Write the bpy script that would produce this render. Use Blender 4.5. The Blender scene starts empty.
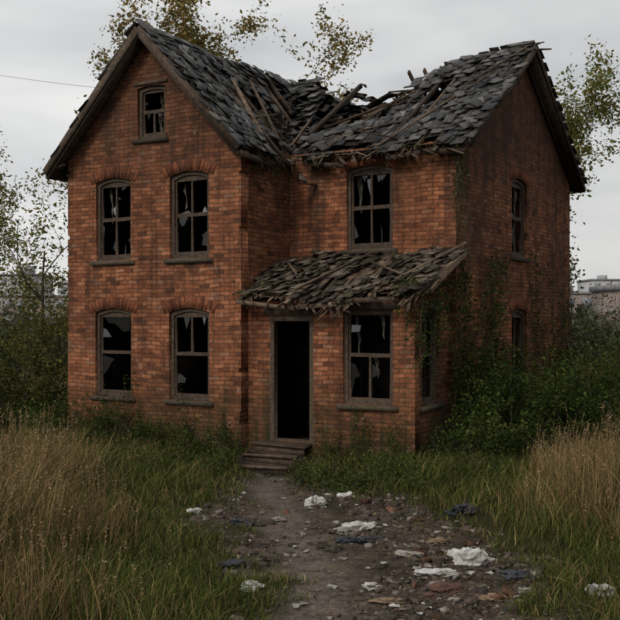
import bpy, math, random
import numpy as np
from mathutils import Vector, Matrix, noise
random.seed(7); rng=np.random.default_rng(7)
S=bpy.context.scene
S.view_settings.view_transform='Standard'; S.view_settings.look='None'; S.view_settings.exposure=0
COL=S.collection
# ------------------------------------------------------------------ mesh builder
class MB:
    def __init__(s): s.v=[];s.f=[];s.c=[];s.n=0
    def add(s,v,f,mat=0,col=(1,1,1)):
        v=np.asarray(v,float).reshape(-1,3); f=np.asarray(f,int)
        s.v.append(v); s.f.append((f+s.n,mat)); c=np.asarray(col,float)
        if c.ndim==1: c=np.tile(c,(len(v),1))
        s.c.append(c); s.n+=len(v)
    def build(s,name,mats,parent=None,smooth=False):
        me=bpy.data.meshes.new(name); V=np.concatenate(s.v)
        me.vertices.add(len(V)); me.vertices.foreach_set('co',V.ravel())
        L=np.concatenate([f.ravel() for f,m in s.f]); T=np.concatenate([np.full(len(f),f.shape[1]) for f,m in s.f])
        M=np.concatenate([np.full(len(f),m) for f,m in s.f])
        me.loops.add(len(L)); me.loops.foreach_set('vertex_index',L)
        me.polygons.add(len(T)); st=np.concatenate([[0],np.cumsum(T)[:-1]])
        me.polygons.foreach_set('loop_start',st); me.polygons.foreach_set('loop_total',T)
        me.polygons.foreach_set('material_index',M)
        if smooth: me.polygons.foreach_set('use_smooth',np.ones(len(T),bool))
        for m in mats: me.materials.append(m)
        me.update(calc_edges=True)
        a=me.color_attributes.new('Col','FLOAT_COLOR','POINT')
        C=np.concatenate(s.c); C=np.hstack([C,np.ones((len(C),1))]); a.data.foreach_set('color',C.ravel())
        me.validate()
        o=bpy.data.objects.new(name,me); COL.objects.link(o)
        if parent: o.parent=parent
        return o
BF=np.array([[0,1,3,2],[4,6,7,5],[0,4,5,1],[2,3,7,6],[0,2,6,4],[1,5,7,3]])
SG=np.array([[x,y,z] for x in(-1,1) for y in(-1,1) for z in(-1,1)],float)
def box(mb,c,size,R=None,mat=0,col=(1,1,1),jit=0):
    v=SG*np.array(size)/2
    if jit: v=v+rng.normal(0,jit,(8,3))
    if R is not None: v=v@np.array(R).T
    mb.add(v+np.array(c),BF,mat,col)
def frame(d,up):
    d=np.array(d,float); d/=np.linalg.norm(d); up=np.array(up,float)
    y=np.cross(up,d); y/=max(np.linalg.norm(y),1e-6); z=np.cross(d,y); return np.stack([d,y,z],1)
def plank(mb,p0,p1,w,t,up=(0,0,1),mat=0,jit=0.004,col=(1,1,1)):
    p0=np.array(p0,float);p1=np.array(p1,float); L=np.linalg.norm(p1-p0)
    box(mb,(p0+p1)/2,(L,w,t),frame(p1-p0,up),mat,col,jit)
def splint(mb,p0,p1,w,t,up=(0,0,1),mat=0):
    p0=np.array(p0,float);p1=np.array(p1,float); L=np.linalg.norm(p1-p0); F=frame(p1-p0,up); c=(p0+p1)/2
    n=4
    for k in range(n):
        l=L*random.uniform(.72,1.0); y=(k+.5)/n*w-w/2
        box(mb,p0+F[:,0]*l/2+F[:,1]*y,(l,w/n*1.02,t*random.uniform(.8,1)),F,mat,(1,1,1),.003)
def tube(mb,P,r,k=5,mat=0,col=(1,1,1)):
    P=np.array(P,float); n=len(P); r=np.broadcast_to(r,(n,))
    T=np.gradient(P,axis=0); T/=np.linalg.norm(T,axis=1)[:,None]+1e-9
    ref=np.array([0.31,0.22,0.92]) if abs(T[0,2])<.9 else np.array([1,.1,.1])
    A=np.cross(T,ref);A/=np.linalg.norm(A,axis=1)[:,None]+1e-9;B=np.cross(T,A)
    an=np.arange(k)*2*math.pi/k
    V=P[:,None]+r[:,None,None]*(np.cos(an)[None,:,None]*A[:,None]+np.sin(an)[None,:,None]*B[:,None])
    i=np.arange(n-1)[:,None]*k; j=np.arange(k)[None]; j2=(j+1)%k
    F=np.stack([i+j,i+j2,i+k+j2,i+k+j],-1).reshape(-1,4)
    mb.add(V.reshape(-1,3),F,mat,col)
def leaves(mb,P,size,col,mat=1,asp=.5,var=.35,flat=0.0):
    P=np.asarray(P,float); n=len(P)
    if n==0:return
    a=rng.normal(size=(n,3)); a[:,2]*=.7*(1-flat*.8); a/=np.linalg.norm(a,axis=1)[:,None]
    b=rng.normal(size=(n,3)); b[:,2]*=(1-flat); b-=a*(a*b).sum(1)[:,None]; b/=np.linalg.norm(b,axis=1)[:,None]
    s=(size*rng.uniform(.6,1.35,n))[:,None]
    nrm=np.cross(a,b)
    V=np.stack([P-a*s*.5,P+b*s*asp*.5+nrm*s*.08,P+a*s*.5,P-b*s*asp*.5+nrm*s*.08],1)
    c=np.asarray(col,float); 
    if c.ndim==1: c=np.tile(c,(n,1))
    c=c*rng.uniform(1-var,1+var,(n,1))*rng.uniform(.88,1.12,(n,3))
    mb.add(V.reshape(-1,3),np.arange(4*n).reshape(-1,4),mat,np.repeat(c,4,0))
# ------------------------------------------------------------------ materials
def newmat(name):
    m=bpy.data.materials.new(name); m.use_nodes=True; nt=m.node_tree; nt.nodes.clear()
    out=nt.nodes.new('ShaderNodeOutputMaterial'); return m,nt,out
class N:
    def __init__(s,nt): s.nt=nt
    def n(s,t,ins={},**kw):
        x=s.nt.nodes.new('ShaderNode'+t)
        for k,v in kw.items(): setattr(x,k,v)
        for k,v in ins.items():
            if isinstance(v,bpy.types.NodeSocket): s.nt.links.new(v,x.inputs[k])
            else: x.inputs[k].default_value=v
        return x
    def noise(s,vec,scale,detail=4,rough=.6,**k):
        return s.n('TexNoise',{'Vector':vec,'Scale':scale,'Detail':float(min(detail,4)),'Roughness':rough}).outputs['Fac']
    def math(s,op,a,b=0.0,c=None,clamp=False):
        x=s.n('Math',operation=op,use_clamp=clamp)
        for i,v in enumerate([a,b]+([c] if c is not None else [])):
            if isinstance(v,bpy.types.NodeSocket): s.nt.links.new(v,x.inputs[i])
            else: x.inputs[i].default_value=v
        return x.outputs[0]
    def madd(s,a,k,b):
        x=s.n('VectorMath',operation='MULTIPLY_ADD'); s.nt.links.new(a,x.inputs[0]); x.inputs[1].default_value=k
        if isinstance(b,bpy.types.NodeSocket): s.nt.links.new(b,x.inputs[2])
        else: x.inputs[2].default_value=b
        return x.outputs[0]
    def ramp(s,fac,stops,interp='LINEAR'):
        x=s.n('ValToRGB',{'Fac':fac}); cr=x.color_ramp; cr.interpolation=interp
        while len(cr.elements)<len(stops): cr.elements.new(.5)
        for e,(p,c) in zip(cr.elements,stops):
            e.position=p; e.color=(c,c,c,1) if isinstance(c,(int,float)) else (*c,1)
        return x.outputs['Color']
    def mix(s,f,a,b,mode='MIX'):
        x=s.n('MixRGB',blend_type=mode)
        for i,v in enumerate([f,a,b]):
            if isinstance(v,bpy.types.NodeSocket): s.nt.links.new(v,x.inputs[i])
            elif isinstance(v,(tuple,list)): x.inputs[i].default_value=(*v,1)
            else: x.inputs[i].default_value=v
        return x.outputs[0]
def finish(n,out,col,rough=.85,bump=None,bs=.5,bd=.02,spec=.3):
    p=n.n('BsdfPrincipled',{'Roughness':rough,'Specular IOR Level':spec})
    if isinstance(col,bpy.types.NodeSocket): n.nt.links.new(col,p.inputs['Base Color'])
    else: p.inputs['Base Color'].default_value=(*col,1)
    if bump is not None:
        b=n.n('Bump',{'Height':bump,'Strength':bs,'Distance':bd}); n.nt.links.new(b.outputs[0],p.inputs['Normal'])
    n.nt.links.new(p.outputs[0],out.inputs[0]); return p
def brick_mat(name,off,grime,tone):
    m,nt,out=newmat(name); n=N(nt)
    tc=n.n('TexCoord').outputs['Object']; sp=n.n('SeparateXYZ',{0:tc}); x,y,z=sp.outputs
    tn=n.madd(tc,(1,1,1),off)
    v=n.n('CombineXYZ',{0:n.math('ADD',x,z),1:y,2:0.0}).outputs[0]
    wob=n.n('TexNoise',{'Vector':tn,'Scale':1.3,'Detail':2.0}).outputs['Color']; v=n.madd(wob,(.06,.09,0),v)
    fine=n.n('TexNoise',{'Vector':tn,'Scale':20.0,'Detail':2.0}); v=n.madd(fine.outputs['Color'],(.020,.022,0),v)
    br=n.n('TexBrick',{'Vector':v,'Color1':(0,0,0,1),'Color2':(1,1,1,1),'Mortar':(.5,.5,.5,1),'Scale':1.0,'Mortar Size':.0082,'Mortar Smooth':.4,'Bias':0.0,'Brick Width':.25,'Row Height':.086},offset=.5)
    mort=br.outputs['Fac']
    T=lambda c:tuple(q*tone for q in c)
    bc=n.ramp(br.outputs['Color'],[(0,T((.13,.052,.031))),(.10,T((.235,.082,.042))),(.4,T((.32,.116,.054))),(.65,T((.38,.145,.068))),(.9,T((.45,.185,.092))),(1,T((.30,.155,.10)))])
    nf=n.noise(tn,26,4,.75); bc=n.mix(1.0,bc,n.ramp(nf,[(.28,.5),(.5,.98),(.72,1.3)]),'MULTIPLY')
    c=n.mix(n.math('MULTIPLY',mort,.9),bc,n.ramp(wob,[(.3,T((.045,.03,.023))),(.7,T((.15,.105,.078)))]))
    md=n.noise(tn,3.3,4,.7); c=n.mix(1.0,c,n.ramp(md,[(.30,.48),(.48,.95),(.70,1.22)]),'MULTIPLY')
    st=n.noise(tn,.62,4,.68); c=n.mix(n.math('MULTIPLY',n.ramp(st,[(.40,.0),(.66,1.0)]),grime),c,(.05,.028,.019))
    sv=n.madd(tn,(3.6,.30,3.6),(3,1,2))
    sn_=n.noise(sv,1.0,4,.7); c=n.mix(n.ramp(sn_,[(.49,0.0),(.70,.75)]),c,(.033,.023,.017))
    nb=n.math('MULTIPLY',n.math('SUBTRACT',sn_,.5),4.0)
    base=n.ramp(n.math('MULTIPLY_ADD',n.math('ADD',y,nb),.32,.08),[(.10,.95),(.68,.0)])
    c=n.mix(base,c,(.030,.031,.015))
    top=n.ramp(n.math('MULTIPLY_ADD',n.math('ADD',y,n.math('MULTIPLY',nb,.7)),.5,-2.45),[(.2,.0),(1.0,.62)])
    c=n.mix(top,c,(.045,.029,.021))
    e=n.ramp(md,[(.635,0.0),(.69,.5)]); c=n.mix(n.math('MULTIPLY',e,n.ramp(nf,[(.4,0.0),(.55,1.0)])),c,(.38,.25,.18))
    h=n.math('ADD',n.math('MULTIPLY',n.math('SUBTRACT',1.0,mort),.9),n.math('MULTIPLY',nf,.7))
    h=n.math('ADD',h,n.math('MULTIPLY',br.outputs['Color'],.35))
    finish(n,out,c,.94,h,1.0,.018,.12); return m
def island_mat(name,stops,nscale=20,rough=.85,bump=.6,stretch=None,moss=0.0,spec=.25,mossc=(.05,.055,.02)):
    m,nt,out=newmat(name); n=N(nt); tc=n.n('TexCoord').outputs['Object']
    r=n.n('NewGeometry').outputs['Random Per Island']; c=n.ramp(r,stops)
    nf=n.noise(tc,nscale,4,.65); c=n.mix(1.0,c,n.ramp(nf,[(.28,.4),(.72,1.35)]),'MULTIPLY')
    if moss: c=n.mix(n.math('MULTIPLY',n.ramp(n.noise(tc,1.7,4,.7),[(.48,0.0),(.62,1.0)]),moss),c,mossc)
    finish(n,out,c,rough,nf,bump,.01,spec); return m
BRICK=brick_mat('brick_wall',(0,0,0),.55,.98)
BRICK_SHADE=brick_mat('shaded_brick_wall',(7.3,2.1,4.4),.80,.80)  # side-wall shade put into the brick colour through lower tone and heavier grime
ARCH=island_mat('arch_brick',[(0,(.09,.034,.021)),(.5,(.18,.064,.033)),(1,(.25,.092,.048))],24,.94,spec=.1,moss=.65,mossc=(.055,.03,.021))
OLDB=island_mat('old_brick',[(0,(.06,.035,.025)),(.6,(.12,.062,.04)),(1,(.18,.09,.058))],18,.95,spec=.1,moss=.7,mossc=(.05,.038,.028))
SLATE=island_mat('roof_slate',[(0,(.012,.012,.013)),(.3,(.027,.026,.026)),(.62,(.055,.053,.053)),(.85,(.10,.096,.092)),(1,(.19,.18,.17))],11,.66,.7,moss=.45,spec=.4,mossc=(.033,.03,.018))
SHING=island_mat('rotten_shingle',[(0,(.03,.023,.017)),(.5,(.08,.062,.046)),(1,(.2,.16,.12))],14,.85,.7,moss=.6,mossc=(.045,.043,.017))
WOOD=island_mat('weathered_wood',[(0,(.03,.021,.015)),(.5,(.065,.045,.031)),(1,(.12,.085,.06))],8,.88,.7)
WOODL=island_mat('bare_timber',[(0,(.05,.034,.024)),(.5,(.105,.073,.05)),(1,(.23,.165,.115))],8,.88,.6)
FRAME=island_mat('peeling_frame',[(0,(.065,.045,.032)),(1,(.11,.078,.055))],14,.8,.8,moss=.5,mossc=(.035,.026,.019))
STONE=island_mat('sill_stone',[(0,(.055,.042,.032)),(1,(.10,.078,.058))],14,.92,.8,moss=.5)
FELT=island_mat('roof_felt',[(0,(.012,.011,.010)),(1,(.026,.022,.019))],12,.95)
DARK=island_mat('shaded_interior_plaster',[(0,(.014,.012,.010)),(1,(.024,.02,.018))],4,.95,spec=.05)  # near-black plaster: the shade of the rooms is put into its colour
RAG=island_mat('rag_cloth',[(0,(.04,.034,.028)),(1,(.14,.125,.105))],9,.95)
def glass_mat():
    m,nt,out=newmat('dirty_glass'); n=N(nt)
    g=n.n('BsdfGlossy',{'Roughness':.14,'Color':(.36,.37,.38,1)}); t=n.n('BsdfTransparent',{'Color':(.55,.55,.52,1)})
    d=n.n('BsdfDiffuse',{'Color':(.07,.066,.058,1)}); r=n.n('NewGeometry').outputs['Random Per Island']
    a=n.n('MixShader'); nt.links.new(n.ramp(r,[(0,.05),(.65,.15),(.85,.35),(1,.85)]),a.inputs[0]); nt.links.new(t.outputs[0],a.inputs[1]); nt.links.new(g.outputs[0],a.inputs[2])
    b=n.n('MixShader',{0:.22}); nt.links.new(a.outputs[0],b.inputs[1]); nt.links.new(d.outputs[0],b.inputs[2])
    nt.links.new(b.outputs[0],out.inputs[0]); return m
GLASS=glass_mat()
def foliage_mat(name,trans=.3):
    m,nt,out=newmat(name); n=N(nt); c=n.n('Attribute',attribute_name='Col').outputs['Color']
    d=n.n('BsdfDiffuse',{'Color':c})
    if trans<=0: nt.links.new(d.outputs[0],out.inputs[0]); return m
    t=n.n('BsdfTranslucent',{'Color':c})
    a=n.n('MixShader',{0:trans}); nt.links.new(d.outputs[0],a.inputs[1]); nt.links.new(t.outputs[0],a.inputs[2])
    nt.links.new(a.outputs[0],out.inputs[0]); return m
LEAF=foliage_mat('foliage',.3); GRASSM=foliage_mat('grass_blades',0)
BARK=island_mat('bark',[(0,(.06,.048,.036)),(1,(.11,.09,.07))],30,.95,0.3)
# ------------------------------------------------------------------ terrain
def sn(X,Y,f,s=0.):
    return (np.sin(X*f+1.7*np.sin(Y*f*.63+s)+s)+np.sin(Y*f*1.13+1.9*np.sin(X*f*.71-s)+2*s)+.6*np.sin((X+Y)*f*2.1+s*3+1.3*np.sin((X-Y)*f*1.7)))/2.6
PY=np.array([4,9.85,12.3,14.6,16.4,17.6,18.6,19.5]);PC=np.array([1.1,1.05,.78,.25,-.25,-.65,-.8,-.8]);PW=np.array([1.5,1.5,1.6,1.85,1.25,.62,.42,.3])
def path_d(X,Y):
    c=np.interp(Y,PY,PC); w=np.interp(Y,PY,PW)
    d=np.abs(X-c)-w+.48*sn(X,Y,2.1,1)+.30*sn(X,Y,6.3,2)
    return np.where(Y>18.9,np.maximum(d,(Y-18.9)*2),d)
def track(X,Y):
    c=np.interp(Y,[4,9.85,12.3,14.6,16.4,17.6,18.6],[.5,.15,-.05,-.35,-.6,-.75,-.8])
    return np.exp(-((X-c+.12*sn(X,Y,1.2,8))/.38)**2)
def ht(X,Y):
    X=np.asarray(X,float);Y=np.asarray(Y,float)
    h=.07*sn(X,Y,.9,.4)+.02*sn(X,Y,4,2)
    pd=np.clip(path_d(X,Y)*1.2+.5,0,1); h=h*.6+.09*pd-.035*track(X,Y)*(Y<18.9)
    far=np.clip((np.hypot(X,Y-15)-30)/60,0,1); return h+far*.6*sn(X,Y,.05,1)
th=math.radians(30.5); ct,sT=math.cos(th),math.sin(th); AX,AY=-1.379,20.
def w2h(X,Y): dx=X-AX;dy=Y-AY; return dx*ct-dy*sT, dx*sT+dy*ct
def h2w(u,v): return AX+u*ct+v*sT, AY-u*sT+v*ct
def in_house(X,Y,m=.0):
    u,v=w2h(X,Y)
    a=(u>-4.68-m)&(u<0+m)&(v>-m)&(v<9.75+m); b=(u>-m)&(u<3.83+m)&(v>1.86-m)&(v<9.75+m); c=(u>-m)&(u<3.69+m)&(v>.25-m)&(v<2)
    d=(u>.3)&(u<1.6)&(v>-.85)&(v<.4)
    return a|b|c|d
def spaced(lo,hi,step,far,g=1.22):
    a=list(np.arange(lo,hi+1e-6,step)); s=step
    x=hi
    while x<far[1]: s*=g; x+=s; a.append(x)
    s=step;x=lo
    while x>far[0]: s*=g; x-=s; a.insert(0,x)
    return np.array(a)
gx=spaced(-11,11,.08,(-900,900)); gy=spaced(7,29,.08,(-300,1600))
GX,GY=np.meshgrid(gx,gy); GZ=ht(GX,GY); nx,ny=len(gx),len(gy)
pdv=path_d(GX,GY); near=(np.abs(GX)<14)&(GY<40)
mask=np.clip(.5-pdv*1.1,0,1); trk=track(GX,GY)*(GY<19)*(GY>4)
GZ=GZ+np.where((mask>.3)&near,(rng.normal(0,.006,GX.shape)+.022*sn(GX,GY,9,3))*(1-.6*trk),0)
mb=MB(); i=np.arange(ny-1)[:,None]*nx; j=np.arange(nx-1)[None]
mb.add(np.stack([GX,GY,GZ],-1).reshape(-1,3),np.stack([i+j,i+j+1,i+nx+j+1,i+nx+j],-1).reshape(-1,4),0,np.stack([mask.ravel(),trk.ravel(),0*trk.ravel()],1))
m,nt,out=newmat('ground'); n=N(nt); tc=n.n('TexCoord').outputs['Object']
att=n.n('SeparateColor',{0:n.n('Attribute',attribute_name='Col').outputs['Color']}); msk=att.outputs[0]; tr_=att.outputs[1]
n32=n.noise(tc,3.2,4,.72)
d1=n.ramp(n32,[(.28,(.030,.022,.016)),(.5,(.08,.06,.044)),(.72,(.15,.118,.09))])
nz2=n.noise(tc,17,4,.7)
d1=n.mix(n.ramp(n.noise(tc,1.0,4),[(.46,.0),(.64,.7)]),d1,(.024,.018,.013))
d1=n.mix(n.math('MULTIPLY',tr_,n.ramp(n32,[(.3,.35),(.6,.95)])),d1,(.16,.134,.11))
d1=n.mix(.8,d1,n.ramp(nz2,[(.3,.45),(.7,1.5)]),'MULTIPLY')
peb=n.n('TexVoronoi',{'Vector':tc,'Scale':34.0,'Randomness':1.0})
g1=n.ramp(nz2,[(.3,(.016,.015,.007)),(.6,(.04,.038,.015)),(.8,(.08,.065,.03))])
f=n.ramp(n.math('ADD',msk,n.math('MULTIPLY',n.math('SUBTRACT',n.noise(tc,4,4),.5),.9)),[(.35,0.0),(.65,1.0)])
hh=n.math('ADD',nz2,n.math('MULTIPLY',peb.outputs['Distance'],-.5))
finish(n,out,n.mix(f,g1,d1),.95,hh,1.0,.04,.12)
mb.build('ground',[m],smooth=True)
# ------------------------------------------------------------------ house
house=bpy.data.objects.new('brick_house',None); COL.objects.link(house)
house.location=(AX,AY,0); house.rotation_euler=(0,0,-th)
def shape2d(outline,holes,ext):
    cu=bpy.data.curves.new('t','CURVE'); cu.dimensions='2D'; cu.fill_mode='BOTH'; cu.extrude=ext
    for P in [outline]+holes:
        s=cu.splines.new('POLY'); s.points.add(len(P)-1); s.use_cyclic_u=True
        for q,p in zip(s.points,P): q.co=(p[0],p[1],0,1)
    o=bpy.data.objects.new('t',cu); COL.objects.link(o); dg=bpy.context.evaluated_depsgraph_get(); dg.update()
    me=bpy.data.meshes.new_from_object(o.evaluated_get(dg)); bpy.data.objects.remove(o); return me
def W(face,off):
    if face=='F': X,Nn=(1,0,0),(0,-1,0); O=(0,off,0)
    if face=='R': X,Nn=(0,1,0),(1,0,0); O=(off,0,0)
    if face=='L': X,Nn=(0,-1,0),(-1,0,0); O=(off,0,0)
    if face=='B': X,Nn=(-1,0,0),(0,1,0); O=(0,off,0)
    return Matrix((( X[0],0,Nn[0],O[0]),(X[1],0,Nn[1],O[1]),(X[2],1,Nn[2],O[2]),(0,0,0,1)))
def put(me,name,M,dz,mat):
    me.materials.clear(); me.materials.append(mat); o=bpy.data.objects.new(name,me); COL.objects.link(o); o.parent=house
    o.matrix_local=M@Matrix.Translation((0,0,dz)); return o
def arch(cx,z0,w,z1,rise,inset=0.):
    w=w-2*inset; z0=z0+inset; z1=z1-inset; pts=[(cx-w/2,z0),(cx+w/2,z0)]
    if rise<=0: return pts+[(cx+w/2,z1),(cx-w/2,z1)]
    for k in range(11):
        t=k/10; x=cx+w/2-w*t; pts.append((x,z1-rise*(2*t-1)**2))
    return pts
ws=[] 
def wall(name,face,off,outline,wins,t=.25,mat=None):
    M=W(face,off); holes=[arch(*q[:5]) for q in wins]
    put(shape2d(outline,holes,t/2),name,M,-t/2,mat or BRICK)
    for q in wins: ws.append((M,q,t))
def toothed(x,y0,y1,sgn,step=.086,p=.10):
    out=[];y=y0
    while y<y1-step:
        if random.random()<p:
            d=random.uniform(.02,.06)*sgn; out+=[(x,y),(x-d,y+.006),(x-d*.9,y+step-.006),(x,y+step)]
        y+=step
    return out
R=.09
tr1=toothed(0,.3,6.4,1,p=.07); tl1=[(a,b) for a,b in toothed(-4.68,.3,6.4,-1,p=.07)][::-1]
wall('front_wall','F',0,[(-4.68,-.4),(0,-.4)]+tr1+[(0,6.45),(-2.34,8.93),(-4.68,6.45)]+tl1,
 [(-3.35,1.24,1.03,3.15,R,'w'),(-1.30,1.24,1.03,3.15,R,'w'),(-3.35,4.18,1.0,5.98,R,'w'),(-1.30,4.18,1.0,5.98,R,'w'),(-2.30,6.74,.74,7.86,.04,'s')])
wall('wing_side_wall','R',0,[(.25,-.4),(2.115,-.4),(2.115,6.45),(.25,6.45)],[],mat=BRICK_SHADE)
wall('recessed_wall','F',1.865,[(0,-.4),(3.58,-.4),(3.58,6.40),(3.3,6.46),(2.9,6.38),(2.5,6.45),(0,6.45)],[(1.92,4.36,1.07,6.10,R,'w')])
wall('porch_front_wall','F',.25,[(.003,-.4),(3.685,-.4)]+toothed(3.685,.2,3.2,1,p=.10)+[(3.685,3.28),(.003,3.28)],[(1.03,.5,1.0,2.98,0,'d'),(2.71,1.30,1.06,3.10,.0,'w')],.2)
wall('porch_side_wall','R',3.685,[(.45,-.4),(1.862,-.4),(1.862,4.0),(.45,3.38)],[(.97,1.30,.80,3.10,.0,'w')],.2,mat=BRICK_SHADE)
wall('gable_side_wall','R',3.83,[(1.865,-.4),(9.73,-.4),(9.73,6.45),(5.8,8.98),(1.865,6.45)],[(5.68,1.28,1.06,3.14,R,'w'),(5.68,4.32,1.06,6.12,R,'w')],mat=BRICK_SHADE)
wall('left_wall','L',-4.68,[(-.25,-.4),(-9.48,-.4),(-9.48,6.45),(-.25,6.45)],[],mat=BRICK_SHADE)
wall('back_wall','B',9.73,[(4.68,-.4),(-3.58,-.4),(-3.58,6.45),(0,6.45),(2.34,8.93),(4.68,6.45)],[],mat=BRICK_SHADE)
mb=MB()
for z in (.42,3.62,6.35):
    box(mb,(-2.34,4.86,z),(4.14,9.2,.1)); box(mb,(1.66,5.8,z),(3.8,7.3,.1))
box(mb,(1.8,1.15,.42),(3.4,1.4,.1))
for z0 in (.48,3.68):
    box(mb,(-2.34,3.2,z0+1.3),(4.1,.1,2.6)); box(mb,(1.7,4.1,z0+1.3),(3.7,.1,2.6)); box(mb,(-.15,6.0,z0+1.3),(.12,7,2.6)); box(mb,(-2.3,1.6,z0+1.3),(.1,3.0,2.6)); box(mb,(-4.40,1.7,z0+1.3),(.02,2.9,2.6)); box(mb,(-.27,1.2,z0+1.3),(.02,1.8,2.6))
box(mb,(1.74,1.83,1.95),(3.45,.03,2.95)); box(mb,(.03,1.15,1.9),(.03,1.3,2.85)); box(mb,(1.75,1.15,3.28),(3.4,1.35,.03)); box(mb,(2.1,.475,.85),(1.0,.03,.75)); box(mb,(3.46,1.15,.85),(.03,1.3,.8)); box(mb,(1.75,1.1,1.8),(.05,1.25,2.6))  # dark lining sheets added behind the porch openings so they look unlit
mb.build('interior_floors_dark_lining',[DARK],house)
def loc_obj(mb,name,mats,M):
    o=mb.build(name,mats); o.parent=house; o.matrix_local=M; return o
def shard(x0,x1,y0,y1):
    side=random.randrange(4); P=[]
    a,b=sorted((random.random()*.6,random.random()*.5+.5)); dep=random.uniform(.15,.6)
    k=random.randint(1,4); ts=[a]+sorted(random.uniform(a,b) for _ in range(k))+[b]
    for q,t in enumerate(ts):
        d=0 if q in(0,len(ts)-1) else dep*random.uniform(.3,1)
        P.append((t,d))
    out=[]
    for t,d in P:
        if side==0: out.append((x0+(x1-x0)*t,y0+(y1-y0)*d))
        elif side==1: out.append((x1-(x1-x0)*d,y0+(y1-y0)*t))
        elif side==2: out.append((x0+(x1-x0)*t,y1-(y1-y0)*d))
        else: out.append((x0+(x1-x0)*d,y0+(y1-y0)*t))
    return out
sill=MB(); vous=MB()
for idx,(M,q,t) in enumerate(ws):
    cx,z0,w,z1,rise,kind=q
    A=np.array(M.to_3x3()); O=np.array(M.translation)
    def toh(p): return np.asarray(p,float)@A.T+O
    fr=.075
    if kind=='d':
        put(shape2d([(cx-w/2,z0),(cx+w/2,z0),(cx+w/2,z1),(cx-w/2,z1)],[[(cx-w/2+.09,z0+.05),(cx+w/2-.09,z0+.05),(cx+w/2-.09,z1-.1),(cx-w/2+.09,z1-.1)]],.07),'door_frame',M,-.07,FRAME)
        continue
    inner=arch(cx,z0,w,z1,rise,fr)
    put(shape2d(arch(cx,z0,w,z1,rise),[inner],.05),'window_frame',M,-.115,FRAME)
    b=.028; x0,x1=cx-w/2+fr+.035,cx+w/2-fr-.035; y0,y1=z0+fr+.055,z1-rise-fr-.03; ym=(y0+y1)/2+.03
    holes=[]; panes=[]
    cols=[(x0,cx-b/1.5),(cx+b/1.5,x1)]
    for (ya,yb) in ((y0,ym-.035),(ym+.035,y1)):
        if random.random()<.25: holes.append([(x0,ya),(x1,ya),(x1,yb),(x0,yb)]); panes+= [(x0,x1,ya,yb)]
        else:
            for xa,xb in cols:
                j1,j2,j3,j4=[random.uniform(0,.012) for _ in range(4)]
                holes.append([(xa+j1,ya),(xb-j2,ya+j3),(xb,yb),(xa,yb-j4)]); panes.append((xa,xb,ya,yb))
    put(shape2d(arch(cx,z0,w,z1,rise,fr*.8),holes,.02),'window_sash',M,-.125,FRAME)
    g=MB()
    for (xa,xb,ya,yb) in panes:
        for _ in range(random.choice([1,1,2])):
            P=shard(xa,xb,ya,yb); zz=-.125+random.uniform(-.012,.012); tl_=random.uniform(-.10,.10)
            V=[(p[0],p[1],zz+(p[1]-(ya+yb)/2)*tl_*.5) for p in P]
            g.add(V,[list(range(len(V)))])
    loc_obj(g,'broken_glass',[GLASS],M)
    c=MB()
    for _ in range(random.randint(1,3)):
        xc=random.choice([x0+random.uniform(0,.12),x1-random.uniform(0,.12),cx+random.uniform(-.1,.2)]); top=y1+.05 if random.random()<.6 else ym
        L=random.uniform(.3,.9); wd=random.uniform(.05,.15); nn=9; V=[]
        for k in range(nn):
            s=k/(nn-1); zz=-.30+.02*math.sin(k*1.9+xc*9)
            wob=random.uniform(-.02,.02); ww=wd*(1-.75*s)*random.uniform(.6,1.2)
            V+=[(xc-ww/2+wob+.06*s,top-L*s,zz),(xc+ww/2+wob+.06*s,top-L*s+random.uniform(-.03,.03),zz+.03*math.sin(k*2.3))]
        c.add(V,[[2*k,2*k+1,2*k+3,2*k+2] for k in range(nn-1)])
    loc_obj(c,'torn_curtain',[RAG],M)
    v=SG*np.array([w+.22,.09,.18])/2+rng.normal(0,.007,(8,3))+np.array([cx,z0-.052,-.02]); sill.add(toh(v),BF)
    if rise>0.05:
        hw=w/2; rr=(hw*hw+rise*rise)/(2*rise); cyc=z1-rr; amax=math.asin((hw+.12)/rr); nb=14
        for k in range(nb):
            a=-amax+(k+.5)*2*amax/nb+random.uniform(-.004,.004); hh=.235
            r0=rr+hh/2+.006; bw=2*amax/nb*rr-.010
            Rm=np.array([[math.cos(a),math.sin(a),0],[-math.sin(a),math.cos(a),0],[0,0,1]])
            v=(SG*np.array([bw,hh+random.uniform(-.01,.01),.12])/2+rng.normal(0,.002,(8,3)))@Rm.T+np.array([cx+r0*math.sin(a),cyc+r0*math.cos(a),-.057+random.uniform(-.001,.004)])
            vous.add(toh(v),BF)
sill.build('window_sills',[STONE],house); vous.build('brick_arches',[ARCH],house)
l=MB(); box(l,(2.71,.245,3.17),(1.35,.05,.13),jit=.004); box(l,(1.03,.245,3.06),(1.25,.05,.14),jit=.004); box(l,(3.69,.97,3.17),(.05,1.05,.13),jit=.004)
box(l,(-2.3,-.005,7.92),(.90,.04,.07),jit=.004); l.build('lintels',[WOOD],house)
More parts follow.
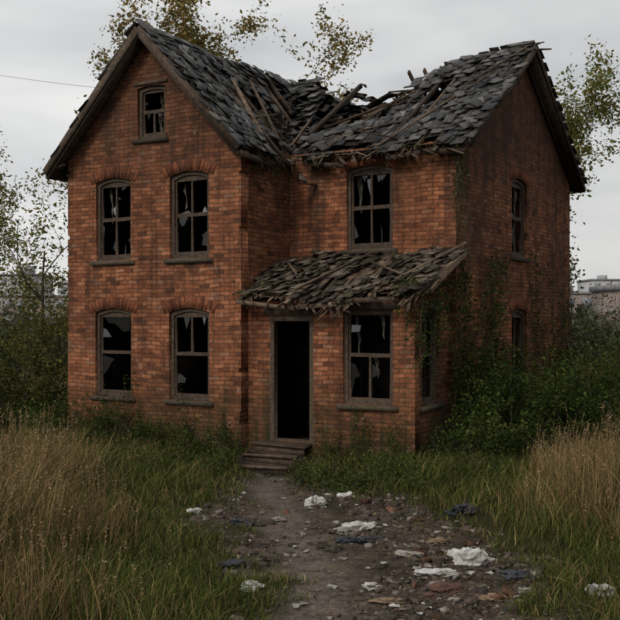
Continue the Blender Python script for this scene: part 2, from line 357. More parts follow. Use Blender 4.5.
# ------------------------------------------------------------------ roof
S1=2.5/2.34; S2=.65
def zw(u): return 9.0-np.abs(u+2.34)*S1
def zm(v): return 9.05-np.abs(v-5.8)*S2
def sag(u,v):
    u=np.asarray(u);v=np.asarray(v)
    return -.66*np.exp(-(((u-.5)/1.25)**2+((v-4.7)/1.5)**2))-.24*np.exp(-(((u+1.0)/.9)**2+((v-2.9)/1.5)**2))-.17*np.exp(-(((u-2.3)/.7)**2+((v-3.4)/1.3)**2))+.05*sn(u,v,2.2,.7)-.10*np.exp(-(((v-2.2)/.9)**2+((u+2.34)/1.2)**2))-.12*np.exp(-(((u-1.2)/1.3)**2+((v-1.6)/.7)**2))+.12*np.exp(-(((u-4.1)/.9)**2+((v-5.8)/.9)**2))
def hole(u,v):
    u=np.asarray(u);v=np.asarray(v)
    k=.33*sn(u,v,5.0,1.1)+.18*sn(u,v,13.,.3)
    a=1-np.hypot((u-.45)/1.5,(v-4.5)/1.4); b=1-np.hypot((u+.8)/.95,(v-2.9)/1.3); c=1-np.hypot((u-.1)/1.8,(v-5.9)/1.0)
    d=1-np.hypot((u-.15)/.5,(v-1.5)/.7); f=1-np.hypot((u-2.35)/.55,(v-4.4)/.5); g_=1-np.hypot((u-1.5)/.7,(v-1.8)/.35); h_=1-np.hypot((u-3.2)/.45,(v-1.7)/.3)
    e=1-np.hypot((u+1.6)/.6,(v-4.2)/.9)
    return np.maximum.reduce([a,b,c,d,e,f*.8,g_,h_])*1.3+k*.6
def vf(u): return 1.865+np.maximum(-u,-.3)*3.935/2.34
def region(kind,u,v):
    if kind=='WR': return (u>=-2.34)&(u<.24)&(v<=vf(u))&(v>-.38)
    if kind=='WRb': return (u>=-2.34)&(u<.0)&(v>=9.73-(-u)*3.935/2.34)
    if kind=='WL': return (u<=-2.34)&(u>-4.99)&(v>-.38)&(v<10.0)
    if kind=='MF': return (v<=5.8)&(v>1.60)&(v>=vf(u)-.02)&(u<4.17)
    if kind=='MB': return (v>=5.8)&(v<10.0)&(u<4.17)&(u>-(9.73-v)*2.34/3.935)
def zr(kind,u,v): return (zw(u) if kind[0]=='W' else zm(v))+sag(u,v)
sl=MB(); felt=MB()
spec={'WR':((0,1,0),(-1,0,S1)),'WRb':((0,1,0),(-1,0,S1)),'WL':((0,-1,0),(1,0,S1)),'MF':((1,0,0),(0,1,S2)),'MB':((-1,0,0),(0,-1,S2))}
for kind,(a,s) in spec.items():
    a=np.array(a,float); s=np.array(s,float); s3=s/np.linalg.norm(s); nn=np.cross(a,s3); 
    if nn[2]<0: nn=-nn
    step=.20/np.linalg.norm(s)
    for r_ in range(60):
        h=r_*step
        for c_ in range(60):
            x=c_*.275+(r_%2)*.137+random.uniform(-.03,.03)
            if kind[0]=='W':
                v=-.33+x; u=(.16-h) if kind!='WL' else (-4.92+h)
            else:
                u=-2.6+x; v=(1.64+h) if kind=='MF' else (9.95-h)
            if not region(kind,np.float64(u),np.float64(v)): continue
            hv=float(hole(u,v))
            if kind in('MB','WRb') and hv>-.15: continue
            if hv>.02: 
                if not(hv<.4 and random.random()<.2): continue
            if random.random()<(.06+.3*max(0,hv+.35)): continue
            z=float(zr(kind,u,v)); dis=min(1.5,max(0,.75+hv*1.3)); 
            if random.random()<.15: dis+=.6
            Rr=np.stack([a,s3,nn],1); ja=random.gauss(0,.035+.13*dis*random.random()); jt=random.gauss(.06,.02+.08*dis*random.random()); jr=random.gauss(0,.015+.04*dis)
            Rz=Matrix.Rotation(ja,3,'Z')@Matrix.Rotation(-jt,3,'X')@Matrix.Rotation(jr,3,'Y')
            wd=.262*random.uniform(.8,1.02)
            box(sl,np.array((u,v,z))+nn*(.065+.03*dis*random.random())+s3*(.05+random.uniform(-.035,.03)),(wd,.36*random.uniform(.85,1.05),.014),Rr@np.array(Rz),jit=.009)
    g=.13
    for iu in range(-40,34):
        for iv in range(-4,80):
            u=iu*g;v=iv*g
            if not region(kind,np.float64(u+g/2),np.float64(v+g/2)): continue
            q=[(u,v),(u+g,v),(u+g,v+g),(u,v+g)]
            if float(hole(u+g/2,v+g/2))>.12+random.uniform(-.1,.1): continue
            felt.add([(p[0],p[1],float(zr(kind,p[0],p[1]))+.035) for p in q],[[0,1,2,3]])
for k in range(260):
    t=random.random(); u=-2.0*t+random.gauss(.1,.3); v=1.8+3.6*t+random.gauss(0,.35)
    if k%3==0: u=random.gauss(1.2,.8); v=random.gauss(3.4,.8)
    if u>3.8 or v<1.5 or v>5.5: continue
    z=float(max(zw(u),zm(v))+sag(u,v))-abs(random.gauss(0,.22))+.03
    nn=Vector((random.gauss(.3,.45),random.gauss(-.5,.45),1.2)).normalized(); Rr=nn.to_track_quat('Z','Y').to_matrix()@Matrix.Rotation(random.uniform(0,6),3,'Z')
    box(sl,(u,v,z),(random.uniform(.1,.27),random.uniform(.15,.36),.014),np.array(Rr),jit=.012)
for k in range(120):
    if k%2: kind='MF'; u=random.uniform(.2,4.0); v=random.uniform(1.6,5.5)
    else: kind='WR'; u=random.uniform(-2.2,.2); v=random.uniform(-.2,2.6)
    if float(hole(u,v))>.1: continue
    a,s=spec[kind]; s=np.array(s,float); s/=np.linalg.norm(s); nn=np.cross(a,s); nn=nn if nn[2]>0 else -nn
    Rr=np.stack([np.array(a,float),s,nn],1)@np.array(Matrix.Rotation(random.uniform(-1,1),3,'Z')@Matrix.Rotation(random.gauss(0,.1),3,'X'))
    box(sl,np.array((u,v,float(zr(kind,u,v))))+nn*.12,(.2,.3,.014),Rr,jit=.012)
sl.build('roof_slates',[SLATE],house); felt.build('roof_decking',[FELT],house)
rf=MB()
def P(kind,u,v,d=0.): return (u,v,float(zr(kind,u,v))+d)
for v in np.arange(-.2,9.9,.42):
    vv=float(v); top=-2.34
    u_lo=.2 if v<1.9 else -(v-1.865)*2.34/3.935
    if u_lo>top+.1 and v<5.8:
        p0=P('WR',u_lo,vv,-.03);p1=P('WR',top+.03,vv,-.03)
        if 1.4<v<5 and random.random()<.45:
            f=random.uniform(.35,.8); p1=tuple(np.array(p0)*(1-f)+np.array(p1)*f+np.array((0,random.uniform(-.15,.15),random.uniform(-.35,0))))
        plank(rf,p0,p1,.055,.11)
    plank(rf,(-4.9,vv,zw(-4.9)-.05),(-2.4,vv,zw(-2.4)-.05),.055,.11)
for u in np.arange(-.3,4.1,.42):
    p0=P('MF',u,max(1.62,float(vf(u))),-.03);p1=P('MF',u,5.75,-.03)
    if u<2.0 and random.random()<.8:
        f=random.uniform(.25,.6); p1=tuple(np.array(p0)*(1-f)+np.array(p1)*f+np.array((random.uniform(-.25,.25),0,random.uniform(-.5,0))))
    plank(rf,p0,p1,.055,.11)
    if u>.9: plank(rf,(u,9.9,zm(9.9)-.05),(u,5.85,zm(5.85)-.05),.055,.11)
plank(rf,(-2.34,-.3,8.85),(-2.34,3.6,8.85+float(sag(-2.34,3.6))),.04,.16); plank(rf,(2.0,5.8,8.8),(4.1,5.8,8.95),.04,.16)
plank(rf,(-.3,5.5,7.8),(1.9,5.9,8.65),.06,.14)
for k in range(30):
    if random.random()<.4:
        v=random.uniform(3,5.7); u=random.uniform(-.6,1.6); L=random.uniform(.3,1.1)
        plank(rf,P('MF',u,v,.02),P('MF',u+L,v+random.uniform(-.2,.2),.0+random.uniform(-.3,.05)),.045,.025)
    else:
        u=random.uniform(-1.9,-.1); v=random.uniform(1.5,3.9); L=random.uniform(.4,1.2)
        plank(rf,P('WR',u,v,.04),P('WR',u+random.uniform(-.15,.15),v+L,.04+random.uniform(-.2,.05)),.045,.025)
rf.build('rafters',[WOOD],house)
jb=MB()
for k in range(190):
    if k%2: u=random.gauss(.6,.9); v=random.gauss(5.1,.6)
    else: u=random.gauss(-.7,.6); v=random.gauss(3.3,1.0)
    if float(hole(u,v))<-.15: continue
    z=float(max(zw(u),zm(v))+sag(u,v)*.85)-random.uniform(.05,.7)
    d=np.array((random.gauss(0,1),random.gauss(0,1),random.gauss(0,.16))); d/=np.linalg.norm(d); L=random.uniform(.12,.5)
    c=np.array((u,v,z)); plank(jb,c-d*L,c+d*L,random.uniform(.04,.22),.025,jit=.014,mat=random.choice([0,0,1]),up=(random.gauss(0,.4),random.gauss(0,.4),1))
jb.build('roof_debris',[FELT,WOOD],house)
lp=MB()
def lay(kind,a,b,w=.09,t=.035,d=.13): splint(lp,P(kind,*a,d),P(kind,*b,d+random.uniform(0,.06)),w,t)
lay('MF',(2.15,1.75),(3.9,5.0),.06); lay('MF',(2.9,3.9),(4.12,5.5),.06); lay('MF',(.9,1.8),(1.5,5.0),.07); lay('MF',(.3,2.2),(2.4,3.0),.07); lay('MF',(1.2,2.5),(2.6,1.9),.05)
lay('WR',(.1,.8),(-1.9,2.3),.08); lay('WR',(-.1,1.7),(-2.0,3.2),.07); lay('WR',(-.6,1.2),(-1.2,3.4),.07);lay('WR',(.2,1.2),(-1.4,1.5),.06)
splint(lp,(1.7,5.0,8.15),(2.6,5.8,8.9),.08,.03); splint(lp,(.0,4.2,7.5),(.6,5.7,8.3),.07,.05); splint(lp,(-.1,2.1,6.7),(.05,2.9,7.55),.06,.04); splint(lp,(2.9,5.65,9.05),(4.4,5.75,9.2),.06,.03)
splint(lp,(1.0,3.6,7.5),(1.6,5.4,8.45),.1,.04); splint(lp,(.2,3.0,7.2),(1.9,3.6,7.8),.08,.04)
for k in range(30):
    u=random.uniform(.2,4.0); splint(lp,(u,1.6+random.uniform(-.1,.15),6.28+random.uniform(-.06,.08)),(u+random.uniform(-.2,.5),1.45+random.uniform(-.25,.2),6.22+random.uniform(-.22,.08)),random.uniform(.03,.09),.02)
for k in range(14):
    v=random.uniform(-.3,1.6); splint(lp,(.14+random.uniform(-.05,.1),v,6.26+random.uniform(-.05,.05)),(.24,v+random.uniform(.1,.4),6.16+random.uniform(-.25,.05)),.06,.02)
splint(lp,(-4.5,-.30,6.3),(-5.25,-.32,6.12),.07,.04); splint(lp,(4.0,5.4,9.0),(4.5,5.9,9.05),.05,.03)
lp.build('loose_planks',[WOODL],house)
bb=MB()
for sgn,ue in ((1,.20),(-1,-4.99)):
    zt=float(zw(np.float64(ue))); nrm=(S1*sgn,0,1)
    plank(bb,(-2.34,-.40,8.99-.02),(ue,-.40,zt-.02),.04,.17,mat=1); plank(bb,(-2.34,-.36,8.85),(ue-.03*sgn,-.36,zt-.15),.03,.08)
    plank(bb,(-2.34,-.2,8.9),(ue-.02*sgn,-.2,zt-.10),.30,.02,nrm)
for (va,vb) in ((5.8,1.62),(5.8,10.0)):
    segs=np.linspace(0,1,4 if vb<5 else 2)
    for a_,b_ in zip(segs[:-1],segs[1:]):
        v0=va+(vb-va)*a_; v1=va+(vb-va)*(b_-.015)
        plank(bb,(4.18,v0,float(zm(v0)+sag(4.1,v0))-.02+random.uniform(-.02,.02)),(4.18,v1,float(zm(v1)+sag(4.1,v1))-.02+random.uniform(-.05,.01)),.04,.15)
    plank(bb,(4.0,va,8.97),(4.0,vb,zm(vb)-.07),.32,.02,(0,0,1))
plank(bb,(.55,1.60,6.20),(1.5,1.56,6.06),.03,.10); plank(bb,(2.45,1.58,6.16),(3.2,1.57,6.20),.03,.10); plank(bb,(3.25,1.60,6.23),(4.15,1.56,6.16),.03,.11)
plank(bb,(.22,-.35,6.18),(.22,.9,6.08),.03,.12); plank(bb,(-5.0,-.35,6.1),(-5.0,10,6.1),.03,.14)
plank(bb,(.3,1.74,6.36),(4.0,1.74,6.36),.22,.02)
bb.build('bargeboards',[WOOD,FRAME],house)
rg=MB()
for k,v in enumerate(np.arange(-.3,3.7,.3)):
    if random.random()<.3: continue
    z=9.08+float(sag(-2.34,v)); 
    for sgn in(1,-1): box(rg,(-2.34+.07*sgn,v,z-.02),(.17,.29,.018),np.array(Matrix.Rotation(.80*sgn,3,'Y')),jit=.009)
for u in np.arange(2.2,4.1,.3):
    if random.random()<.4: continue
    z=9.13+float(sag(u,5.8))
    for sgn in(1,-1): box(rg,(u,5.8+.07*sgn,z-.02),(.29,.17,.018),np.array(Matrix.Rotation(-.57*sgn,3,'X')),jit=.009)
rg.build('ridge_tiles',[SLATE],house)
pr=MB(); pf=MB()
PS=(4.26-3.46)/(1.865+.18)
def pz(u,v): return 3.46+(v+.18)*PS-.22*math.exp(-((u-2.0)/.85)**2)*(1.15-v*.45)-.12*math.exp(-((u-.2)/.4)**2)*(1-v*.5)-.14*math.exp(-((u-3.6)/.4)**2)*math.exp(-((v-.1)/.6)**2)+.03*math.sin(u*5+v*2)
s3=np.array((0,1,PS)); s3/=np.linalg.norm(s3); a=np.array((1,0,0.)); nn=np.cross(a,s3)
for r_ in range(13):
    for c_ in range(22):
        u=.1+c_*.19+(r_%2)*.09+random.uniform(-.03,.03); v=-.14+r_*.165
        if u>4.0 or v>1.84 : continue
        ph=sn(np.float64(u),np.float64(v),3.1,2.2)
        if random.random()<.09+(.8 if ph>.42 else 0): continue
        dis=random.random()**1.5
        Rr=np.stack([a,s3,nn],1)@np.array(Matrix.Rotation(random.gauss(0,.05+.25*dis),3,'Z')@Matrix.Rotation(-random.gauss(.08,.03+.09*dis),3,'X')@Matrix.Rotation(random.gauss(0,.07),3,'Y'))
        box(pr,np.array((u,v,pz(u,v)))+nn*(.06+.04*dis)+s3*.05*random.random(),(.18*random.uniform(.6,1.05),.32*random.uniform(.75,1.2),.014),Rr,jit=.010)
pr.build('porch_roof_shingles',[SHING],house)
for k in range(25):
    u=.02+k*.163; v0=-.2+random.uniform(-.16,.22); um=.9
    if random.random()<.85: splint(pf,(u+.08,um,pz(u,um)+.015),(u+.08+random.uniform(-.04,.04),v0-.1,pz(u,v0)-.02+random.uniform(-.14,.01)),.15,.02)
    if random.random()<.9: plank(pf,(u+.08,um,pz(u,um)+.013),(u+.08,1.86,pz(u,1.86)+.013),.15,.02)
for u in np.arange(.1,4.05,.48): plank(pf,(u,-.2,pz(u,-.2)-.05),(u,1.86,pz(u,1.86)-.05),.05,.09)
splint(pf,(.03,-.2,3.27),(1.25,-.24,3.13),.03,.09); splint(pf,(2.3,-.2,3.20),(1.3,-.2,3.14),.03,.09); splint(pf,(2.5,-.2,3.26),(3.6,-.2,3.30),.03,.09); splint(pf,(4.04,1.86,4.22),(4.04,-.2,3.28),.03,.11)
splint(pf,(1.45,-.30,3.48),(2.2,1.5,4.27),.06,.05); splint(pf,(3.35,.1,3.66),(4.2,1.5,4.40),.07,.03); splint(pf,(.4,.2,3.67),(1.9,.5,3.72),.06,.025); splint(pf,(2.4,1.0,4.05),(3.6,.1,3.70),.06,.03)
splint(pf,(.2,1.4,4.15),(1.1,.4,3.78),.06,.03); splint(pf,(2.6,1.6,4.25),(2.9,.2,3.72),.07,.03)
for k in range(52):
    u=random.uniform(0,4.0); z=pz(u,-.2)
    splint(pf,(u,-.10,z+random.uniform(-.03,.05)),(u+random.uniform(-.25,.35),-.28+random.uniform(-.12,.1),z+random.uniform(-.32,.02)),random.uniform(.02,.07),.016)
pf.build('porch_roof_boards',[WOODL],house)
st=MB()
for k,(v0,z) in enumerate(((.22,.50),(-.10,.34),(-.42,.17))):
    for q in range(2): box(st,(.93+random.uniform(-.03,.03),(v0+(v0-.34))/2+.02+(q-.5)*.19,z-.035+random.uniform(-.012,.005)),(1.2+random.uniform(-.08,.05),.182,.05),np.array(Matrix.Rotation(random.gauss(0,.02),3,'Y')@Matrix.Rotation(random.gauss(0,.02),3,'Z')),jit=.008)
    box(st,(.93,v0-.26,z-.13),(1.14,.05,.15),jit=.006)
for u in (.33,1.53): box(st,(u,-.2,.14),(.06,.80,.28),jit=.01)
st.build('door_steps',[WOOD],house)
# ------------------------------------------------------------------ vegetation
def tree(name,base,h,r0,spread,nleaf,lsize,lcol,seed,levels=4,lean=(0,0),leafstart=2,den=1.0,first=.3,bias=.5,zmin=0.):
    rs=np.random.RandomState(seed); mb=MB(); tips=[]
    def br(p,d,L,r,lev):
        n=7; pts=[p]; q=p.copy(); dd=d.copy()
        for k in range(n):
            dd=dd+rs.normal(0,.10+.03*lev,3)+np.array((0,0,.03 if lev>0 else .02)); dd/=np.linalg.norm(dd); q=q+dd*L/n; pts.append(q.copy())
        rr=np.linspace(r,r*.35 if lev<levels else r*.2,n+1); tube(mb,pts,rr,6 if lev<2 else 3,0)
        if lev>=leafstart:
            for k in range(2,n+1): tips.append((pts[k],lev))
        if lev<levels:
            m=rs.randint(3,6) if lev else rs.randint(6,10)
            for _ in range(m):
                t=rs.uniform(first if lev==0 else .25,1); k=min(n,int(t*n)); bp=pts[k]
                side=rs.normal(size=3); side-=dd*(side@dd); side/=np.linalg.norm(side)
                nd=dd*(1-spread)+side*spread+np.array((0,0,.2)); nd/=np.linalg.norm(nd)
                br(bp,nd,L*rs.uniform(.42,.68),rr[k]*.6,lev+1)
    b=np.array(base,float); br(b,np.array((lean[0],lean[1],1.)),h*.62,r0,0)
    T=np.array([t[0] for t in tips]); T=T[T[:,2]>zmin]
    keep=rs.rand(len(T))<np.clip(bias+.8*sn(T[:,0]*1.5,T[:,2]*1.5,1.8,seed),.05,1)*den; T=T[keep]
    if len(T):
        idx=rs.randint(0,len(T),nleaf); Pp=T[idx]+rs.normal(0,.13,(nleaf,3)); 
        c=np.array(lcol)[rs.randint(0,len(lcol),nleaf)]; leaves(mb,Pp,lsize,c)
    return mb.build(name,[BARK,LEAF])
YG=[(.13,.13,.035),(.09,.105,.028),(.18,.15,.045)]
AU=[(.22,.15,.05),(.17,.13,.045),(.12,.115,.03),(.25,.18,.06)]
gz=lambda x,y: float(ht(x,y))
tree('birch_tree',(-7.2,26.5,0),7.6,.07,.55,8000,.10,YG,3,4,(.03,0),2,1.,.15,.65)
tree('birch_tree',(-8.6,27.5,0),6.6,.06,.55,6500,.10,YG,11,4,(-.02,0),2,1.,.15,.65)
tree('maple_tree',(-2.9,33,0),13.0,.16,.55,15000,.14,AU,5,4,(.0,0),2,1.0,.55,.75,8.5)
tree('bare_tree',(-1.0,33,0),11.2,.10,.55,400,.11,AU,8,4,(.05,0),2,.3,.4)
tree('ash_tree',(7.55,28.0,0),10.2,.11,.5,14000,.12,[(.14,.14,.04),(.09,.12,.03),(.2,.165,.05)],21,4,(-.06,0),2,1.0,.2,.7,3.0)
tree('sapling',(9.0,29,0),7.4,.07,.6,700,.11,YG,14,4,(.05,0),2,.4,.25)
def bush(name,blobs,n,lsize,cols,seed,stem=.014):
    rs=np.random.RandomState(seed); mb=MB(); tot=sum(b[3]*b[4]*b[3] for b in blobs)
    for (x,y,z,r,rz) in blobs:
        k=int(n*r*r*rz/tot); d=rs.normal(size=(k,3)); d/=np.linalg.norm(d,axis=1)[:,None]
        rad=rs.rand(k)**.38; bump=1+.28*np.sin(d[:,0]*6+seed)*np.sin(d[:,2]*5+d[:,1]*4+seed*2)+.1*rs.normal(size=k)
        Pn=np.stack([d[:,0]*r,d[:,1]*r,d[:,2]*rz],1)*(rad*bump)[:,None]+np.array((x,y,z))
        q=sn(Pn[:,0]*3,Pn[:,2]*3+Pn[:,1],1.6,seed); Pn=Pn[(q>-.35)&(Pn[:,2]>.02)]
        q=sn(Pn[:,0]*2,Pn[:,2]*2+Pn[:,1]*2,1.5,seed+1)
        ci=np.clip(((q+1)/2*len(cols)+rs.normal(0,.5,len(Pn))).astype(int),0,len(cols)-1)
        leaves(mb,Pn,lsize,np.array(cols)[ci],var=.4)
        for _ in range(int(9+9*r)):
            e=rs.normal(size=3); e/=np.linalg.norm(e); e[2]=abs(e[2]); e=e*np.array((r,r,rz))*rs.uniform(.9,1.5)+np.array((x,y,z))
            s=np.array((x+rs.normal(0,.2*r),y+rs.normal(0,.2*r),-.05)); t=np.linspace(0,1,7)[:,None]
            pts=s*(1-t)+e*t+np.array((0,0,1))*(.15*np.sin(t*math.pi))+rs.normal(0,.03,(7,3)); tube(mb,pts,np.linspace(stem,stem*.3,7),3,0)
            ex=pts[3:]; kk=rs.randint(0,4,14); leaves(mb,ex[kk]+rs.normal(0,.07,(14,3)),lsize,np.array(cols)[rs.randint(0,len(cols),14)])
    return mb.build(name,[BARK,LEAF])
DG=[(.020,.034,.010),(.034,.055,.014),(.055,.075,.02),(.085,.10,.028)]
MG=[(.035,.056,.014),(.055,.08,.02),(.08,.105,.028),(.11,.125,.035)]
OL=[(.04,.05,.016),(.065,.07,.022),(.10,.09,.032),(.13,.12,.04)]
bush('hawthorn_bush',[(-6.9,23.6,.9,1.1,1.4),(-8.1,23.0,.8,1.1,1.2),(-7.0,24.6,1.7,.9,1.3),(-9.3,24.0,.9,1.2,1.3)],22000,.085,OL,1)
bush('elder_bush',[(-6.3,24.2,.8,.8,1.3),(-8.6,26.5,1.4,1.4,1.4),(-11,27,1.3,1.8,1.5)],15000,.09,DG,2)
bush('wall_weeds',[(-5.2,22.0,.35,.6,.8),(-4.3,21.2,.35,.6,.75),(-3.3,20.7,.3,.55,.65),(-2.5,20.1,.25,.5,.6),(-1.75,19.6,.25,.4,.6),(-5.8,21.4,.4,.7,.8),(-4.7,20.4,.2,.6,.5),(-3.4,19.6,.15,.6,.42),(-2.3,19.0,.12,.5,.38)],23000,.06,DG,3,.008)
bush('nettle_patch',[(-3.9,18.8,.1,.6,.4),(-2.7,17.9,.1,.5,.35),(-5.4,19.3,.2,.8,.55),(-1.9,18.3,.1,.35,.3)],8000,.055,MG,31,.006)
bush('bramble_bush',[(3.1,18.5,.45,.75,.95),(3.7,19.3,.9,.8,1.3),(4.8,19.9,.7,.9,1.35),(5.6,20.7,.8,1.0,1.4),(2.5,18.1,.25,.5,.55),(4.3,18.6,.3,.7,.6)],30000,.075,DG,4,.01)
bush('elder_bush',[(6.6,22.4,.9,1.1,1.4),(7.9,23.4,1.0,1.3,1.5),(7.2,25.5,1.4,1.2,1.8),(9.0,25.5,1.0,1.4,1.4)],20000,.085,DG,5)
bush('hawthorn_bush',[(6.1,19.3,.35,.8,.7),(7.2,20.5,.6,1.0,.9)],8000,.07,OL,6)
bush('step_weeds',[(.3,17.5,.15,.45,.42),(1.0,17.3,.15,.5,.5),(1.7,17.2,.2,.5,.5),(-1.65,18.9,.15,.35,.4),(-.15,17.8,.08,.25,.3),(.7,16.8,.05,.5,.25),(1.9,16.6,.08,.5,.3),(3.0,17.1,.15,.6,.4)],12000,.05,MG,7,.006)
iv=MB(); 
def strand(p,steps,dirf,rad,nl,size=.06,cols=DG,sc=1.):
    p=np.array(p,float); pts=[p.copy()]
    for k in range(steps): p=p+dirf(k)+rng.normal(0,.02,3); pts.append(p.copy())
    pts=np.array(pts); tube(iv,pts,np.linspace(rad,rad*.4,len(pts)),4,0)
    idx=rng.integers(0,len(pts),nl); c=np.array(cols)[rng.integers(0,len(cols),nl)]
    leaves(iv,pts[idx]+np.abs(rng.normal(0,.05*sc,(nl,3)))*np.array((1,-.6,.4))+rng.normal(0,.035*sc,(nl,3)),size,c)
for k in range(80):
    v=random.uniform(1.9,5.2); hgt=random.choice([16,20,28,38]) if v<3.6 else random.choice([10,14,20])
    strand((3.87,v,0),hgt,lambda k,a=random.uniform(-.03,.05):np.array((0,a,.11)),.012,hgt*12,.068,DG,1.9)
for k in range(24):
    v=random.uniform(6.3,9.6); strand((3.87,v,0),random.randint(15,42),lambda k,a=random.uniform(-.03,.03):np.array((0,a,.11)),.012,280,.065,DG,1.6)
for k in range(22):
    strand((3.86+random.uniform(0,.12),1.75+random.uniform(-.15,.5),6.3),random.choice([4,6,9,12,18,34,48]),lambda k:np.array((0,0,-.09)),.006,random.randint(12,80),.055,OL)
for k in range(28):
    strand((random.uniform(3.3,4.1),random.uniform(-.15,1.6),3.6),random.randint(6,22),lambda k:np.array((.005,0,-.08)),.006,100,.055,DG)
for k in range(14):
    strand((random.uniform(-.05,.5),random.uniform(-.25,.8),3.6),random.randint(2,7),lambda k:np.array((.02,-.01,-.06)),.006,60,.05,OL)
for k in range(16):
    strand((random.uniform(.02,.15),random.uniform(.0,1.8),6.3),random.randint(3,11),lambda k:np.array((.0,0,-.07)),.005,30,.05,OL)
for k in range(14):
    strand((random.uniform(.3,4.0),1.62,6.35),random.randint(2,6),lambda k:np.array((.01,-.01,-.05)),.005,25,.05,OL)
for k in range(22):
    strand((random.uniform(1.6,3.7),.2,0),random.randint(4,13),lambda k:np.array((0,-.005,.09)),.006,80,.055,DG,1.4)
for k in range(38):
    strand((random.uniform(-4.7,-.1),-.06,0),random.choice([5,7,9,13,18]),lambda k,a=random.uniform(-.02,.02):np.array((a,-.004,.09)),.006,90,.055,DG,1.4)
iv.build('ivy_vine',[BARK,LEAF],house)
# ------------------------------------------------------------------ grass
def grass(name,cx,cy,hh,per,dryf,wid,seed,spread=.11,lean=.35,keep_path=.0,dk=1.):
    rs=np.random.default_rng(seed); n=len(cx)
    tx=np.repeat(rs.normal(0,.16,n),per); ty=np.repeat(rs.normal(0,.16,n),per)
    X=np.repeat(cx,per)+rs.normal(0,spread,n*per); Y=np.repeat(cy,per)+rs.normal(0,spread,n*per)
    H=np.repeat(hh,per)*rs.uniform(.35,1.2,n*per); D=np.repeat(dryf,per); T=np.repeat(rs.uniform(.6,1.2,n),per)
    ok=~in_house(X,Y,.02)&(path_d(X,Y)>-.15+rs.normal(0,.15,len(X))-keep_path); X,Y,H,D,tx,ty,T=[q[ok] for q in (X,Y,H,D,tx,ty,T)]; m=len(X)
    ang=rs.uniform(0,2*math.pi,m); le=np.abs(rs.normal(0,lean,m))*H
    dx=np.cos(ang)*le+(tx+.08)*H; dy=np.sin(ang)*le+ty*H; wa=rs.uniform(0,math.pi,m); wx=np.cos(wa)*wid*rs.uniform(.6,1.4,m); wy=np.sin(wa)*wid
    z0=ht(X,Y)-.02; B=np.stack([X,Y,z0],1); V=[]
    for t,wf in ((0,1.),(.4,.85),(.75,.55)):
        c=B+np.stack([dx*t**1.8,dy*t**1.8,H*t*(1-.12*t)],1); o=np.stack([wx*wf,wy*wf,0*wx],1); V+=[c-o,c+o]
    droop=rs.uniform(.78,.95,m); V.append(B+np.stack([dx*1.15,dy*1.15,H*droop],1)); V=np.stack(V,1)
    dry=rs.random(m)<D
    cg=np.array([(.062,.082,.019),(.09,.108,.028),(.125,.14,.038),(.045,.06,.017)])[rs.integers(0,4,m)]
    cd=np.array([(.27,.18,.085),(.19,.127,.06),(.36,.26,.125),(.12,.08,.043)])[rs.integers(0,4,m)]*dk
    c=np.where(dry[:,None],cd,cg)*rs.uniform(.75,1.25,(m,1))*T[:,None]
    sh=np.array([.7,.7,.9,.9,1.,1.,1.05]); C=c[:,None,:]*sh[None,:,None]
    b=np.arange(m)[:,None]*7
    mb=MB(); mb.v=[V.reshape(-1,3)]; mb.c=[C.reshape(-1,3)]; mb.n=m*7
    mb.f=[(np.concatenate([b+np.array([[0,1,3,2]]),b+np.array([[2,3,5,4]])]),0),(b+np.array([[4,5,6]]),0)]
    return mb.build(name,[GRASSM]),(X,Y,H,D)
def pts(n,y0,y1,marg=1.2,pw=1.0):
    r=np.random.default_rng(n); Y=y0+(y1-y0)*r.random(n)**pw; X=(r.random(n)*2-1)*(.33*Y+marg); return X,Y
X,Y=pts(9500,8.5,24,1.5,1.1); pd=path_d(X,Y)
h=.13+.16*np.clip(pd,0,1.5)+.10*sn(X,Y,1.7,3); h=np.clip(h,.07,.5)*np.where(Y>15,1.3,1.0)
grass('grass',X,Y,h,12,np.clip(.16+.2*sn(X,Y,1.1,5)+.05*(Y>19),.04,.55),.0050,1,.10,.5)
X,Y=pts(1600,9,19,0,1.); k=(sn(X,Y,1.9,7)>.05)&(track(X,Y)<.5); X,Y=X[k],Y[k]
grass('path_grass',X,Y,np.full(len(X),.13),8,np.full(len(X),.3),.004,9,.07,.7,keep_path=.75)
X,Y=pts(9000,8.5,21,2.0,1.0); pd=path_d(X,Y)
side=X<0
t=np.where(side,np.clip((-X-1.6-.13*(Y-9)+.7*sn(X,Y,1.3,1))/1.6,0,1),np.clip((X-2.8-.03*(Y-9)+.5*sn(X,Y,1.3,2))/1.2,0,1))
t=t*np.clip((19.6-Y)/3.0,.2,1)
k=rng.random(len(X))<t*.62; X,Y,t=X[k],Y[k],t[k]
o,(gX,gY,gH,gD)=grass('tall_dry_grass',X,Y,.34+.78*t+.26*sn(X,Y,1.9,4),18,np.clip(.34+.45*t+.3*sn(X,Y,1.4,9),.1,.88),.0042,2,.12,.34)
k=(rng.random(len(gX))<.09)&(gH>.5); sx,sy,sh=gX[k],gY[k],gH[k]; mb=MB(); n_=len(sx)
ang=rng.uniform(0,6.28,n_); q_=np.abs(rng.normal(.18,.1,n_)); top=np.stack([sx+np.cos(ang)*q_*sh+.1*sh,sy+np.sin(ang)*q_*sh,ht(sx,sy)+sh*1.08],1)
bot=np.stack([sx,sy,ht(sx,sy)],1)
w_=np.stack([np.cos(ang+1),np.sin(ang+1),0*ang],1)*.0022
V=np.stack([bot-w_,bot+w_,top+w_,top-w_],1); mb.add(V.reshape(-1,3),np.arange(4*n_).reshape(-1,4),0,(.2,.135,.07))
dirv=(top-bot)/np.linalg.norm(top-bot,axis=1)[:,None]
for q in range(8):
    leaves(mb,top-dirv*(.02*q)+rng.normal(0,.009,(n_,3)),.035,(.25,.175,.10),0,.35)
mb.build('grass_seed_heads',[GRASSM])
